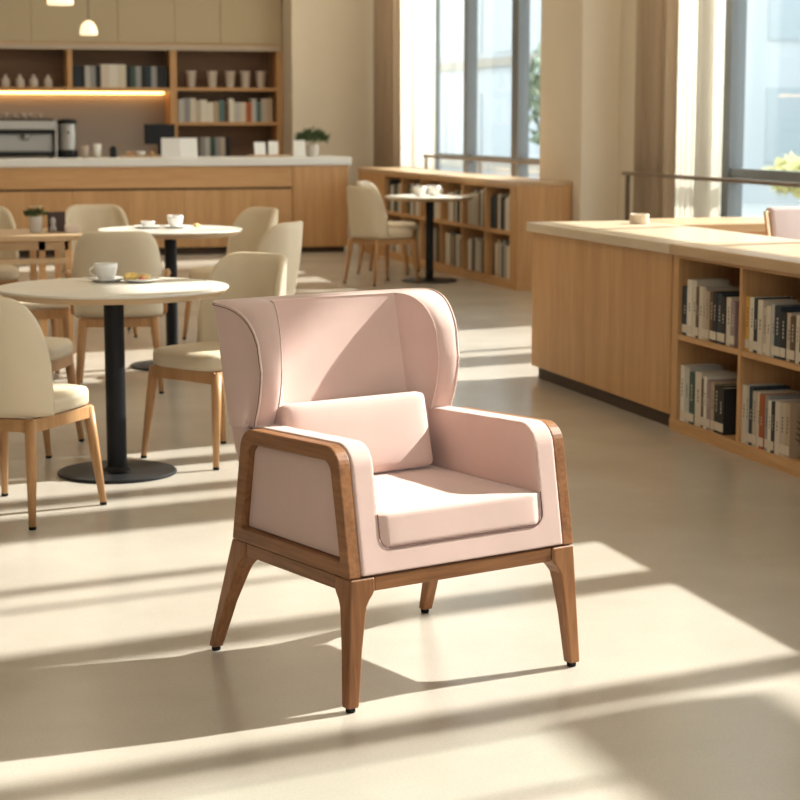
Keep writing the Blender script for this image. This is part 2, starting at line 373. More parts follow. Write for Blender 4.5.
# seat cushion
cx = .2592
bm = bmesh.new(); prof = []
NX, NY = 14, 14
def cush(bm, x0, x1, y0, y1, z0, z1, r, crown, lean=0, n=14, m=14, pw=6):
    """rounded, slightly crowned cushion block"""
    bx = B((-1, 1, -1, 1, -1, 1)); bmesh.ops.subdivide_edges(bx, edges=bx.edges[:], cuts=n, use_grid_fill=True)
    hx, hy, hz = (x1 - x0) / 2, (y1 - y0) / 2, (z1 - z0) / 2
    for v in bx.verts:
        p = Vector((v.co.x * hx, v.co.y * hy, v.co.z * hz))
        q = Vector((max(-hx + r, min(hx - r, p.x)), max(-hy + r, min(hy - r, p.y)), max(-hz + r, min(hz - r, p.z))))
        d = p - q
        if d.length > 1e-6: p = q + d.normalized() * r
        u, w2 = v.co.x, v.co.y
        p.z += crown * (1 - u ** 4) * (1 - w2 ** 4) * (1 if v.co.z > 0 else 0) * abs(v.co.z) ** 2
        p += Vector(((x0 + x1) / 2, (y0 + y1) / 2, (z0 + z1) / 2)); p.y += lean * (p.z - z0)
        v.co = p
    return bx
obj('seat_cushion', cush(None, -cx, cx, -.284, .262, .396, .485, .012, .008, .16), PINK, ac, smooth=True)
arcR = [(.258 - .035 + .035 * math.cos(k / 6 * PI / 2), .432 - .035 * math.sin(k / 6 * PI / 2)) for k in range(7)]
ring_ = [(-.258, .484), (-.258, .46)] + [(-a, b) for a, b in arcR] + arcR[::-1] + [(.258, .46), (.258, .484)]
bm = bmesh.new(); tube(bm, [(a, fy_(b) - .0005, b) for a, b in ring_], .0016, 6); obj('cushion_seam', bm, SEAM, ac)
# backrest with wings
K, M1, M2 = 22, 14, 16
def backpts(j_u, z):
    """plan path parameter -> outer and inner plan points at height z, in chair space"""
    return None
def plan():
    out = []; inn = []; wgt = []
    w_, t_ = .356, .066
    # left wing, tip -> rear corner
    Pout = [(-.320, .185), (-.328, .235), (-.339, .285), (-.350, .335)]
    for k in range(5):
        th = PI - k / 4 * PI / 2; Pout.append((-w_ + .028 + .028 * math.cos(th), .364 + .028 * math.sin(th)))
    Pout = Pout[:]
    Pin = [(-.256, .188), (-.243, .225), (-.230, .258), (-.219, .285), (-.215, .296), (-.211, .306), (-.207, .317), (-.203, .330), (-.185, .333), (-.16, .336)][:9]
    back_o = [(-.325 + .65 * k / 12, .392 + .006 * math.sin(PI * k / 12)) for k in range(1, 12)]
    back_i = [(-.16 + .32 * k / 12, .336 + .004 * math.sin(PI * k / 12)) for k in range(1, 12)]
    def dens(Q):
        R_ = []
        for i in range(3):
            for k in range(4): R_.append(tuple(Vector(Q[i]).lerp(Vector(Q[i + 1]), k / 4)))
        return R_ + Q[3:]
    Lo, Li = dens(Pout), dens(Pin)
    out = Lo + back_o + [(-x, y) for x, y in Lo[::-1]]; inn = Li + back_i + [(-x, y) for x, y in Li[::-1]]
    return out, inn
PO, PI_ = plan()
def ztop(y):
    T = [(.185, .80), (.188, .83), (.196, .865), (.21, .893), (.23, .918), (.255, .938), (.285, .952), (.32, .961), (.36, .965), (.40, .967)]
    for (a, za), (b, zb) in zip(T, T[1:]):
        if y <= b: return za + (zb - za) * max(0, (y - a) / (b - a))
    return .967
def place(p, y_ref, z):
    x, y = p; wt = max(0, min(1, (y - .185) / .15)); wt = wt * wt * (3 - 2 * wt)
    sh = (yb(z) - .39) * wt
    if z < .80: sh += (1 - wt) * .034 * min(1, (.80 - z) / .145) ** 2
    sc = 1
    return Vector((x * sc, y + sh, z))
Z0 = .642
def grid(bm, pts, up):
    G = []
    for (p, q) in zip(pts, PO):
        zt = ztop(q[1]); G.append([bm.verts.new(place(p, q[1], Z0 + (zt - .003 - Z0) * (i / K))) for i in range(K + 1)])
    return G
bm = bmesh.new(); GO = grid(bm, PO, 0); GI = grid(bm, PI_, 0)
for G in (GO, GI):
    for a, b in zip(G, G[1:]): quadstrip(bm, a, b)
rimO = [GO[0][i] for i in range(K)] + [g[K] for g in GO] + [GO[-1][i] for i in range(K - 1, -1, -1)]
rimI = [GI[0][i] for i in range(K)] + [g[K] for g in GI] + [GI[-1][i] for i in range(K - 1, -1, -1)]
mid = []
prev = rimO; nr = len(rimO)
def rimn(i):
    a = rimO[max(i - 1, 0)].co; b = rimO[min(i + 1, nr - 1)].co; t = (b - a).normalized()
    o_i = (rimO[i].co - rimI[i].co).normalized(); n = t.cross(o_i)
    if n.length < .1: return Vector((0, 0, 1))
    n.normalize()
    return n
NR = [rimn(i) for i in range(nr)]
for c in (.12, .3, .5, .7, .88):
    row = [bm.verts.new(rimO[i].co.lerp(rimI[i].co, c) + NR[i] * .009 * (1 - (2 * c - 1) ** 2) ** .5) for i in range(nr)]
    quadstrip(bm, prev, row); prev = row
quadstrip(bm, prev, rimI)
bt = [g[0] for g in GO]; bi = [g[0] for g in GI]; quadstrip(bm, bt, bi)
piping = [rimO[i].co + NR[i] * .003 + (rimO[i].co - rimI[i].co).normalized() * .001 for i in range(nr)]
pipin = [rimI[i].co + NR[i] * .002 for i in range(nr)]
bko = obj('backrest', bm, PINK, ac, smooth=True); es_ = bko.modifiers.new('split', 'EDGE_SPLIT'); es_.split_angle = math.radians(28)
bm = bmesh.new(); tube(bm, piping, .0027, 8); bk = obj('piping', bm, PIPE, ac, smooth=True)
bm = bmesh.new(); tube(bm, pipin, .0018, 8); obj('piping', bm, PIPE, ac, smooth=True)
# seam line just outside the piping
bm = bmesh.new(); tube(bm, [Vector((p.x, p.y + (.0065 if p.z < .95 else .006), p.z - (.0065 if p.z > .8 else 0))) for p in piping], .0011, 6)
obj('seam', bm, SEAM, ac, smooth=True)
# lower part of the back, between and behind the rear posts
bm = bmesh.new(); rs = []
for k in range(12):
    z = .337 + (.660 - .337) * k / 11
    yf = .293 if z < .34 else .293 - (z - .335) * .18
    yo = max(yb(z), .287) + .0; wd = .354 if z > .40 else .348
    yf = min(yf, yo - .02) - .0
    sec = rpoly([(-wd + .015, yf + .004), (-wd, yo + .004), (wd, yo + .004), (wd - .015, yf + .004)], [.004, .028, .028, .004], 5)
    rs.append([(a, b, z) for a, b in sec])
rings(bm, rs); obj('lower_back', bm, PINK, ac, smooth=True)
obj('inner_back', B((-.256, .256, .235, .30, .40, .66)), PINK, ac)
# lumbar pillow
lp = cush(None, -.232, .232, -.106, .106, -.042, .042, .02, 0, 0, 18)
for v in lp.verts:
    u, q = v.co.x / .232, v.co.y / .106
    v.co.z += .012 * (1 - min(1, abs(u)) ** 3) * (1 - min(1, abs(q)) ** 3) * (1 if v.co.z > 0 else -1)
pil = obj('lumbar_pillow', lp, PINK, None, smooth=True)
tag(pil, 'rectangular pink lumbar pillow leaning on the armchair backrest', 'pillow')
Ma = Matrix.Translation((1.388, 4.782, 0)) @ Matrix.Rotation(math.radians(18.5), 4, 'Z')
pil.matrix_world = Ma @ Matrix.Translation((-.028, .190, .594)) @ Matrix.Rotation(math.radians(90 - 14), 4, 'X')

# ================================================================== dining chairs
def chair_proto(label):
    t = thing('dining_chair', label, 'chair')
    bx = cush(None, -.225, .225, -.262, .180, .405, .475, .028, .012)
    for v in bx.verts:   # rounded plan
        r_ = 1 - .12 * max(0, (abs(v.co.x) / .225) ** 3 * (abs(v.co.y) / .23) ** 3); v.co.x *= r_; v.co.y *= r_
    obj('seat', bx, CREAM, t, smooth=True)
    bm = bmesh.new()
    for b in ((-.195, .195, -.228, -.203, .355, .405), (-.195, .195, .165, .19, .355, .405), (-.205, -.182, -.218, .185, .355, .405), (.182, .205, -.218, .185, .355, .405)): box(bm, *b)
    obj('seat_frame', bm, CHW, t, mods=(('bevel', .003, 2),))
    for s in (-1, 1):
        for q in (-1, 1):
            bm = bmesh.new(); x0, y0 = s * .190, (-.208 if q < 0 else .180); x1, y1 = s * .222, (-.250 if q < 0 else .235)
            tube(bm, [(x0, y0, .398), (x0 + (x1 - x0) * .35, y0 + (y1 - y0) * .35, .26), (x1, y1, .008)], [.022, .020, .0125], 14)
            lg = obj('leg', bm, CHW, t, smooth=True)
            bm = bmesh.new(); lathe(bm, [(.012, 0), (.0135, .002), (.0135, .012)], 12, (x1, y1)); obj('foot_cap', bm, RUB, lg)
    # curved shell back
    bm = bmesh.new(); n = 60; kz = 14
    def P3(i, k, off):
        th = math.radians(-74 + 148 * i / n); c = math.cos(th); s_ = math.sin(th)
        a = abs(math.degrees(th)); 
        f = min(1, max(0, (a - 16) / 58))
        zt = .43 + .43 * (1 - f ** 3.0) ** (1 / 2.4)
        z = .412 + (zt - .412) * k / kz
        lean = .16 * (z - .42) * max(0, c) ** .7
        e = .72
        px = (.243 - off) * math.copysign(abs(s_) ** e, s_); py = (.215 - off) * math.copysign(abs(c) ** e, c) + .01
        bulge = .012 * math.sin(PI * k / kz)
        tp = 1 + .02 * math.sin(PI * min(1, (z - .4) / .46))
        edge = .5 * .03 * 0
        return Vector((px * tp, py + lean + bulge * max(0, c), z))
    GO_ = [[bm.verts.new(P3(i, k, 0)) for k in range(kz + 1)] for i in range(n + 1)]
    GI_ = [[bm.verts.new(P3(i, k, .034)) for k in range(kz + 1)] for i in range(n + 1)]
    for G in (GO_, GI_):
        for a, b in zip(G, G[1:]): quadstrip(bm, a, b)
    ro_ = [GO_[0][k] for k in range(kz)] + [g[kz] for g in GO_] + [GO_[-1][k] for k in range(kz - 1, -1, -1)]
    ri_ = [GI_[0][k] for k in range(kz)] + [g[kz] for g in GI_] + [GI_[-1][k] for k in range(kz - 1, -1, -1)]
    pv = ro_
    for c in (.25, .5, .75):
        row = []
        for i in range(len(ro_)):
            a = ro_[max(i - 1, 0)].co; b = ro_[min(i + 1, len(ro_) - 1)].co
            nn = (b - a).normalized().cross((ro_[i].co - ri_[i].co).normalized()); nn = nn.normalized() if nn.length > .1 else Vector((0, 0, 1))
            if nn.z < 0: nn = -nn
            row.append(bm.verts.new(ro_[i].co.lerp(ri_[i].co, c) + nn * .012 * (1 - (2 * c - 1) ** 2) ** .5))
        quadstrip(bm, pv, row); pv = row
    quadstrip(bm, pv, ri_); quadstrip(bm, [g[0] for g in GO_], [g[0] for g in GI_])
    obj('backrest', bm, CREAM, t, smooth=True)
    return t
def face(fx, fy): return math.atan2(fy, fx) + PI / 2      # chair front is local -y
CH = [('cream dining chair at the front round table, back to us, at left edge', .56, 7.08, .62, .78, 'chairs at the front round table'),
      ('cream dining chair behind the leftmost chair, at the far left of the front round table', .66, 8.52, .9, -.42, 'chairs at the front round table'),
      ('cream dining chair on the right of the front round table, beside the pink armchair', 1.52, 8.06, -.83, -.56, 'chairs at the front round table'),
      ('cream dining chair with wooden armrests, seen from behind past the coffee cup', 1.39, 10.30, .15, .99, 'chairs at the second round table'),
      ('sunlit cream dining chair seen side-on at the right of the second round table', 2.24, 10.86, -.81, .59, 'chairs at the second round table'),
      ('cream dining chair furthest back at the second round table, near the bar front', 2.44, 12.42, -.9, -.35, 'chairs at the second round table'),
      ('cream dining chair behind the long wooden table, right of the flower pot', 1.62, 13.0, -.05, -1, 'chairs behind the long table'),
      ('cream dining chair behind the long wooden table at the left picture edge', .86, 12.98, 0, -1, 'chairs behind the long table'),
      ('cream dining chair left of the far round table, back to the bar', 4.57, 16.42, .93, .37, 'chairs at the far round table'),
      ('cream dining chair half hidden behind another at the far round table', 4.96, 17.55, .85, -.5, 'chairs at the far round table')]
proto = chair_proto(CH[0][0]); chairs = []
for k, (lb, x, y, fx, fy, g) in enumerate(CH):
    c = proto if k == 0 else copy_tree(proto)
    c.location = (x, y, 0); c.rotation_euler = (0, 0, face(fx, fy)); c['label'] = lb; c['group'] = g; chairs.append(c)
chairs[0].scale = (1, 1, .96)
for s in (-1, 1):     # wooden armrests of the fourth chair
    bm = bmesh.new(); tube(bm, [(s * .262, .20, .628), (s * .270, .05, .632), (s * .268, -.14, .628)], [.013, .016, .014], 10)
    tube(bm, [(s * .262, -.12, .625), (s * .252, -.15, .40), (s * .222, -.17, .38)], .011, 10)
    obj('armrest', bm, CHW, chairs[3], smooth=True)
# small stool
t = thing('wooden_stool', 'low wooden stool with cream seat behind the front round table', 'stool', (.96, 10.82, 0), .1)
obj('seat', rbox(-.19, .19, -.19, .19, .41, .455, .015), CREAM, t, smooth=True)
bm = B((-.18, .18, -.18, -.155, .355, .409), (-.18, .18, .155, .18, .355, .409), (-.18, -.155, -.155, .155, .355, .409), (.155, .18, -.155, .155, .355, .409)); obj('seat_frame', bm, CHW, t)
for s in (-1, 1):
    for q in (-1, 1):
        bm = bmesh.new(); tube(bm, [(s * .165, q * .165, .40), (s * .185, q * .185, 0)], [.02, .013], 12); obj('leg', bm, CHW, t, smooth=True)

# ================================================================== tables
def round_table(label, x, y, r, h, colr, br):
    t = thing('round_table', label, 'table', (x, y, 0), 0, 'round pedestal tables')
    obj('tabletop', LA([(r - .035, h - .034), (r - .006, h - .012), (r, h - .006), (r - .002, h - .001), (r - .006, h)], 96), TTOP, t)
    obj('table_edge', LA([(r - .05, h - .038), (r - .034, h - .036), (r - .004, h - .0135), (r - .006, h - .0125), (r - .034, h - .0342), (r - .05, h - .0345)], 96), OAKL[0], t)
    obj('column', LA([(colr, .010), (colr, h - .046), (colr * 1.0, h - .046)], 40), BLACK, t, mods=())
    obj('mounting_plate', LA([(.14, h - .046), (.14, h - .038)], 40), BLACK, t)
    bm = LA([(br - .003, 0), (br, .003), (br, .010), (br - .004, .013), (colr + .02, .016), (colr + .004, .030), (colr, .032)], 80); obj('base', bm, BLACK, t)
    return t
round_table('round cream table with coffee cup and pastries, black pedestal, front left', 1.03, 7.78, .472, .778, .041, .245)
round_table('round cream table behind the front one, before the bar', 1.82, 11.16, .425, .815, .036, .25)
round_table('round cream table by the low bookcase under the far window', 5.06, 16.52, .405, .77, .036, .25)
t = thing('long_table', 'long pale wooden table with a stretcher, holding a potted flower', 'table', (.2, 12.2, 0))
obj('tabletop', rbox(-1.6, 1.2, -.38, .38, .715, .75, .006, 2), OAKL[0], t)
obj('apron', B((-1.5, 1.1, -.32, -.295, .655, .712), (-1.5, 1.1, .295, .32, .655, .712)), OAKL[0], t)
obj('stretcher', B((-1.5, 1.1, -.35, -.31, .575, .605)), OAKL[0], t)
for x in (-1.45, 0.1, .94, 1.1):
    for y in (-.30, .30): obj('leg', B((x - .02, x + .02, y - .02, y + .02, 0, .714)), OAK[2], t)

def cup(name, label, x, y, z, r=.042, h=.055, handle=None, mat=WHITE, cat='cup', group=None):
    bm = LA([(r * .45, 0), (r * .62, .002), (r * .82, h * .3), (r * .97, h * .75), (r, h), (r - .003, h), (r * .9, h * .72), (r * .75, h * .3), (r * .3, .008)], 32)
    o = obj(name, bm, mat, None, smooth=True); o.location = (x, y, z); tag(o, label, cat, group)
    if handle is not None:
        bm = bmesh.new(); pts = []
        for k in range(11):
            th = -PI / 2 * .9 + PI * .9 * k / 10 + PI * 0; pts.append((r * .86 + .026 * math.cos(th), 0, h * .52 + .020 * math.sin(th)))
        tube(bm, pts, .0038, 8); hh = obj('handle', bm, mat, o, smooth=True); hh.rotation_euler = (0, 0, handle)
    return o
def dish(name, label, x, y, z, r, mat=WHITE, cat='plate'):
    bm = LA([(r * .55, 0), (r * .62, .003), (r * .97, .013), (r, .016), (r * .96, .0165), (r * .6, .007), (r * .3, .006)], 40)
    o = obj(name, bm, mat, None, smooth=True); o.location = (x, y, z); return tag(o, label, cat)
def pastry(label, x, y, z, s, col, rot):
    bm = bmesh.new(); pts = []; 
    for k in range(9):
        th = -1.1 + 2.2 * k / 8; pts.append((s * math.sin(th), s * (math.cos(th) - .6), s * .42))
    tube(bm, pts, [s * v for v in (.12, .26, .36, .41, .44, .41, .36, .26, .12)], 10)
    o = obj('croissant', bm, P('pastry_%d' % int(x * 1000), col, .55, .4, noise=.25, nscale=60), None, smooth=True); o.location = (x, y, z); o.rotation_euler = (0, 0, rot); tag(o, label, 'pastry')
dish('saucer', 'white saucer under the coffee cup on the front round table', 1.035, 8.0, .7785, .085, cat='saucer')
cup('coffee_cup', 'white coffee cup on its saucer, front round table', 1.03, 8.0, .7855, .050, .070, PI - .25)
dish('plate', 'small white plate of pastries beside the coffee cup', 1.165, 7.93, .7785, .085)
pastry('golden pastry on the left of the small plate', 1.130, 7.93, .786, .040, (.80, .55, .16), .4)
pastry('golden pastry on the right of the small plate', 1.190, 7.94, .786, .036, (.80, .60, .28), 1.9)
bm = bmesh.new(); bmesh.ops.create_icosphere(bm, subdivisions=2, radius=.012)
tag(obj('berry', bm, P('berry_red', (.55, .14, .08), .4), None, smooth=True), 'tiny reddish berry between the pastries on the small plate', 'fruit').location = (1.165, 7.895, .795)
dish('saucer', 'white saucer under the cup on the second round table', 1.86, 11.22, .8155, .085, cat='saucer')
cup('coffee_cup', 'white coffee cup on the second round table', 1.86, 11.22, .8225, .048, .068)
dish('plate', 'white plate left of the cup on the second round table', 1.70, 11.24, .8155, .095)
cup('small_bowl', 'small white bowl standing on the plate of the second table', 1.70, 11.24, .8225, .042, .035, cat='bowl')
pastry('orange-brown pastry right of the cup on the second round table', 2.0, 11.25, .816, .03, (.62, .32, .10), .9)
cup('coffee_cup', 'left of two white cups on the far round table', 4.96, 16.50, .7705, .062, .09)
cup('coffee_cup', 'right of two white cups on the far round table', 5.11, 16.56, .7705, .062, .09, handle=-.3)
def leaves(bm, n, r, h, seed, z0=0, ll=.05, lw=.014):
    rnd = random.Random(seed)
    for k in range(n):
        th = rnd.random() * 2 * PI; rr = r * rnd.random() ** .5; c = Vector((rr * math.cos(th), rr * math.sin(th), z0 + h * (1 - (rr / r) ** 2 * .6) * (.35 + .65 * rnd.random())))
        d = Vector((math.cos(th) * .8, math.sin(th) * .8, .3 + rnd.random())).normalized(); s = d.cross(Vector((rnd.gauss(0, 1), rnd.gauss(0, 1), rnd.gauss(0, 1)))).normalized()
        l_ = ll * (.6 + .6 * rnd.random()); nn = d.cross(s) * l_ * .12
        p0 = bm.verts.new(c); p1 = bm.verts.new(c + d * l_ * .5 + s * lw + nn); p2 = bm.verts.new(c + d * l_); p3 = bm.verts.new(c + d * l_ * .5 - s * lw + nn)
        bm.faces.new((p0, p1, p2)); bm.faces.new((p0, p2, p3))
def plant(name, label, x, y, z, pr, ph, fr, fh, n, seed, petals=0, ll=.05):
    t = thing(name, label, 'plant', (x, y, z))
    obj('pot', LA([(pr * .8, 0), (pr * .85, .003), (pr, ph * .6), (pr, ph), (pr - .008, ph), (pr - .01, ph - .01)], 28), P('pot_%d' % seed, (.60, .54, .47), .6), t)
    bm = bmesh.new(); leaves(bm, n, fr, fh, seed, ph - .01, ll); 
    for k in range(9): th = k * .7; tube(bm, [(0, 0, ph - .02), (fr * .5 * math.cos(th), fr * .5 * math.sin(th), ph + fh * .6)], .002, 5)
    obj('foliage', bm, LEAF, t)
    if petals:
        rnd = random.Random(seed + 1); 
        for k in range(petals):
            bm = bmesh.new(); c = Vector((rnd.uniform(-fr, fr) * .7, rnd.uniform(-fr, fr) * .7, ph + fh * (.8 + .3 * rnd.random())))
            for q in range(6):
                th = q * PI / 3; a = Vector((math.cos(th), math.sin(th), .5)) * .02; s = Vector((-math.sin(th), math.cos(th), 0)) * .009
                bm.faces.new([bm.verts.new(c), bm.verts.new(c + a * .6 + s), bm.verts.new(c + a), bm.verts.new(c + a * .6 - s)])
            obj('flower', bm, PETAL, t, mods=(('solid', .001, 0),))
plant('potted_flower', 'flowering plant in a white pot on the long wooden table', 1.13, 12.15, .7505, .042, .10, .055, .055, 60, 5, 7, .035)
tag(obj('menu_holder', rbox(-.055, .055, -.02, .02, 0, .125, .003, 2), P('dark_brown', (.06, .03, .025), .6), None), 'dark brown menu holder behind the flower pot', 'menu holder').location = (1.265, 12.2, .7505)
bm = LA([(.016, 0), (.022, .004), (.020, .03), (.012, .045), (.016, .06), (.018, .075), (.010, .09), (.004, .095)], 20)
tag(obj('salt_shaker', bm, P('grey_ceramic', (.42, .38, .36), .4), None, smooth=True), 'small grey shaker before the dark menu holder', 'shaker').location = (1.235, 12.12, .7505)
tag(obj('napkin_box', rbox(-.045, .045, -.035, .035, 0, .05, .004, 2), P('napkin_paper', (.66, .56, .48), .8), None), 'low pale napkin box right of the dark menu holder', 'napkin box').location = (1.345, 12.03, .7505)

# ================================================================== books
BC = {'cream': (.64, .56, .45), 'white': (.72, .67, .57), 'black': (.02, .02, .022), 'dark blue': (.028, .042, .058), 'grey': (.30, .29, .28), 'ochre': (.62, .36, .08),
      'brown': (.12, .07, .04), 'tan': (.45, .34, .23), 'rust red': (.38, .10, .03), 'beige': (.50, .42, .33), 'dark green': (.05, .09, .07), 'pale grey': (.50, .48, .43), 'teal': (.10, .17, .17), 'mauve': (.30, .22, .22)}
BM = {k: P('cover_' + k.replace(' ', '_'), v, .6, .35) for k, v in BC.items()}
ORD = ['first', 'second', 'third', 'fourth', 'fifth', 'sixth', 'seventh', 'eighth', 'ninth', 'tenth', 'eleventh', 'twelfth', 'thirteenth', 'fourteenth', 'fifteenth', 'sixteenth', 'seventeenth', 'eighteenth']
def book(loc, th, h, d, col, rz, label, group, detail=True, lean=0):
    """local: spine at x=0 facing -x, thickness along y, depth along +x"""
    c = .0022
    bm = B((0, c, 0, th, 0, h)); box(bm, c, d, 0, c, 0, h); box(bm, c, d, th - c, th, 0, h)
    if not detail: box(bm, c, d - .004, c, th - c, .003, h - .004)
    o = obj('book', bm, BM[col], None); o.location = loc; o.rotation_euler = (lean, 0, rz); tag(o, label, 'book', group)
    if detail:
        obj('pages', B((c, d - .004, c + .0002, th - c - .0002, .003, h - .004)), PAGE, o)
        if th > .011:
            obj('spine_label', B((-.0008, 0, .001, th - .001, .012, .050)), TAG, o)
            lc = BM['cream'] if sum(BC[col]) < .8 else BM['black']
            bm = bmesh.new(); n = random.randint(3, 6); z = h * .45
            for k in range(n):
                dz = random.uniform(.006, .013); box(bm, -.0006, 0, th * .42, th * .58, z, z + dz); z += dz + .006
            obj('spine_title', bm, lc, o)
    return o
rows_ = []
def book_row(y_far, y_near, x, z, spec, where, group, detail=True, hs=1.0):
    """row from far to near; spec = list of (colour, thickness, height)"""
    y = y_far
    for k, (c, th, h) in enumerate(spec):
        if y - th < y_near: break
        rows_.append(book((x + random.uniform(0, .006), y - th, z), th - .0006, h * hs, random.uniform(.16, .19), c, 0, '%s book, %s from left, %s' % (c, ORD[k], where), group, detail))
        y -= th
# ------------------------------------------------------------------ right counter with bookcase
FX = 3.70
t = thing('counter_cabinet', 'plain oak panelled counter end, left part of the low counter on the right', 'counter', (FX, 8.2, 0))
obj('cabinet_body', B((0, .64, 0, 1.90, .07, .83)), OAK[2], t, mods=(('bevel', .003, 2),))
obj('kickboard', B((.03, .60, .0, 1.86, 0, .069)), KICK, t)
obj('worktop', rbox(-.025, .69, -.02, 1.94, .8305, .88, .006, 2), P('cream_oak_top', (.62, .50, .35), .3, noise=.05, nscale=5), t)
t = thing('counter_wing', 'oak counter wing reaching from the low counter towards the window', 'counter', (4.4, 9.66, 0))
obj('cabinet_body', B((.0, 1.45, .02, .62, 0, .83)), OAK[2], t)
obj('worktop', rbox(-.002, 1.47, 0, .66, .8305, .88, .006, 2), OAKL[0], t)
t = thing('low_bookcase', 'low open oak bookcase under the right counter, two rows of books', 'bookcase', (FX, 4.6, 0))
YL = 8.185 - 4.6
obj('worktop', rbox(-.025, .69, 0, YL - .007, .8305, .88, .006, 2), OAKL[1], t)
obj('base', B((-.004, .64, 0, YL, 0, .055)), OAK[1], t)
obj('top_panel', B((0, .64, 0, YL, .815, .83)), OAK[1], t)
obj('back_panel', B((.42, .44, 0, YL, .055, .815)), OAK[2], t)
obj('side_panel', B((0, .42, YL - .065, YL, .055, .815)), OAK[2], t)
obj('side_panel', B((0, .42, 0, .03, .055, .815)), OAK[2], t)
divs = [7.475 - 4.6, 6.845 - 4.6, 6.215 - 4.6, 5.585 - 4.6]
for d in divs: obj('divider', B((0, .42, d - .013, d + .013, .055, .815)), OAK[2], t)
edges = [YL - .065] + [d for d in divs] + [.03]
for a, b in zip(edges, edges[1:]):
    obj('shelf', B((.003, .42, b + (.013 if b > .1 else 0), a - (.013 if a < YL - .1 else 0), .435, .46)), OAK[1], t)
G_ = 'books in the low bookcase on the right'
TL = [('dark blue', .040, .225), ('white', .038, .262), ('cream', .030, .262), ('brown', .022, .235), ('cream', .030, .240), ('beige', .024, .240), ('tan', .024, .225), ('brown', .026, .225), ('black', .030, .225), ('dark blue', .034, .225), ('black', .028, .215), ('cream', .034, .215), ('mauve', .03, .20)]
TR = [('ochre', .036, .235), ('white', .040, .235), ('black', .036, .235), ('cream', .042, .232), ('beige', .034, .205), ('cream', .034, .215), ('pale grey', .03, .225), ('dark blue', .050, .222), ('black', .044, .20), ('beige', .036, .20), ('brown', .040, .19), ('cream', .03, .2), ('black', .03, .2)]
BL = [('white', .034, .262), ('pale grey', .044, .262), ('dark green', .040, .242), ('cream', .052, .250), ('brown', .026, .225), ('white', .024, .240), ('mauve', .030, .228), ('tan', .026, .225), ('black', .036, .215), ('black', .040, .21)]
BR = [('cream', .032, .255), ('pale grey', .024, .255), ('dark blue', .030, .255), ('beige', .034, .240), ('cream', .026, .240), ('rust red', .040, .235), ('grey', .030, .235), ('white', .028, .22), ('black', .026, .22), ('cream', .036, .225), ('beige', .044, .225), ('tan', .036, .23)]
TL = [(a, b * 1.4, c) for a, b, c in TL]; TR = [(a, b * 1.1, c) for a, b, c in TR]; BL = [(a, b * 1.3, c) for a, b, c in BL]
book_row(8.105, 7.50, FX + .012, .4605, TL, 'upper left compartment of the right bookcase', G_)
book_row(7.460, 6.87, FX + .012, .4605, TR, 'upper second compartment of the right bookcase', G_)
book_row(8.105, 7.50, FX + .012, .0555, BL, 'lower left compartment of the right bookcase', G_)
BR = [(a, b * 1.12, c) for a, b, c in BR]
book_row(7.460, 6.87, FX + .012, .0555, BR, 'lower second compartment of the right bookcase', G_)
tag(obj('tea_light_cup', LA([(.050, 0), (.053, .003), (.054, .052), (.050, .054), (.047, .05), (.045, .012)], 32), P('pale_clay', (.66, .54, .40), .5), None, smooth=False), 'small pale cup standing alone on the right counter', 'cup').location = (4.22, 9.80, .881)
bm = bmesh.new(); rnd = random.Random(9)     # small drawn sprig on the front cover of the last book
def stroke(x0, z0, x1, z1, w_=.0012):
    d = Vector((z1 - z0, 0, -(x1 - x0))).normalized() * w_
    box_ = [(x0 + d.x, z0 + d.z), (x1 + d.x * .4, z1 + d.z * .4), (x1 - d.x * .4, z1 - d.z * .4), (x0 - d.x, z0 - d.z)]
    rings(bm, [[(a, -.0006, b) for a, b in box_], [(a, .0002, b) for a, b in box_]])
stroke(.045, .05, .055, .15)
for k in range(7):
    z = .07 + k * .012; sg = 1 if k % 2 else -1; stroke(.047 + k * .0012, z, .047 + sg * .02 + k * .001, z + .014, .0035)
for k in range(4): stroke(.04, .17 + k * .008, .075 - k * .005, .17 + k * .008, .0008)
obj('cover_drawing', bm, BM['brown'], rows_[-1])
# chair with mauve back behind the counter
t = thing('upholstered_chair', 'dusty pink upholstered chair behind the right counter, cut by the picture edge', 'chair', (4.93, 8.75, 0), .25)
MV = P('mauve_fabric', (.46, .36, .34), .8, .2, sheen=.2)
obj('seat', rbox(-.25, .25, -.25, .25, .40, .48, .03), MV, t, smooth=True)
bb = rbox(-.25, .25, -.03, .03, .50, 1.0, .02)
for v in bb.verts: v.co.y += .25 + (v.co.z - .5) * .18
obj('backrest', bb, MV, t, smooth=True)
for s in (-1, 1):
    bm = bmesh.new(); tube(bm, [(s * .265, .24, .0), (s * .262, .235, .45), (s * .262, .335, .98)], [.016, .02, .016], 10); obj('back_post', bm, CHW, t, smooth=True)
    bm = bmesh.new(); tube(bm, [(s * .24, -.24, 0), (s * .23, -.22, .42)], [.014, .02], 10); obj('leg', bm, CHW, t, smooth=True)
obj('seat_frame', B((-.25, .25, -.24, .24, .36, .399)), CHW, t)

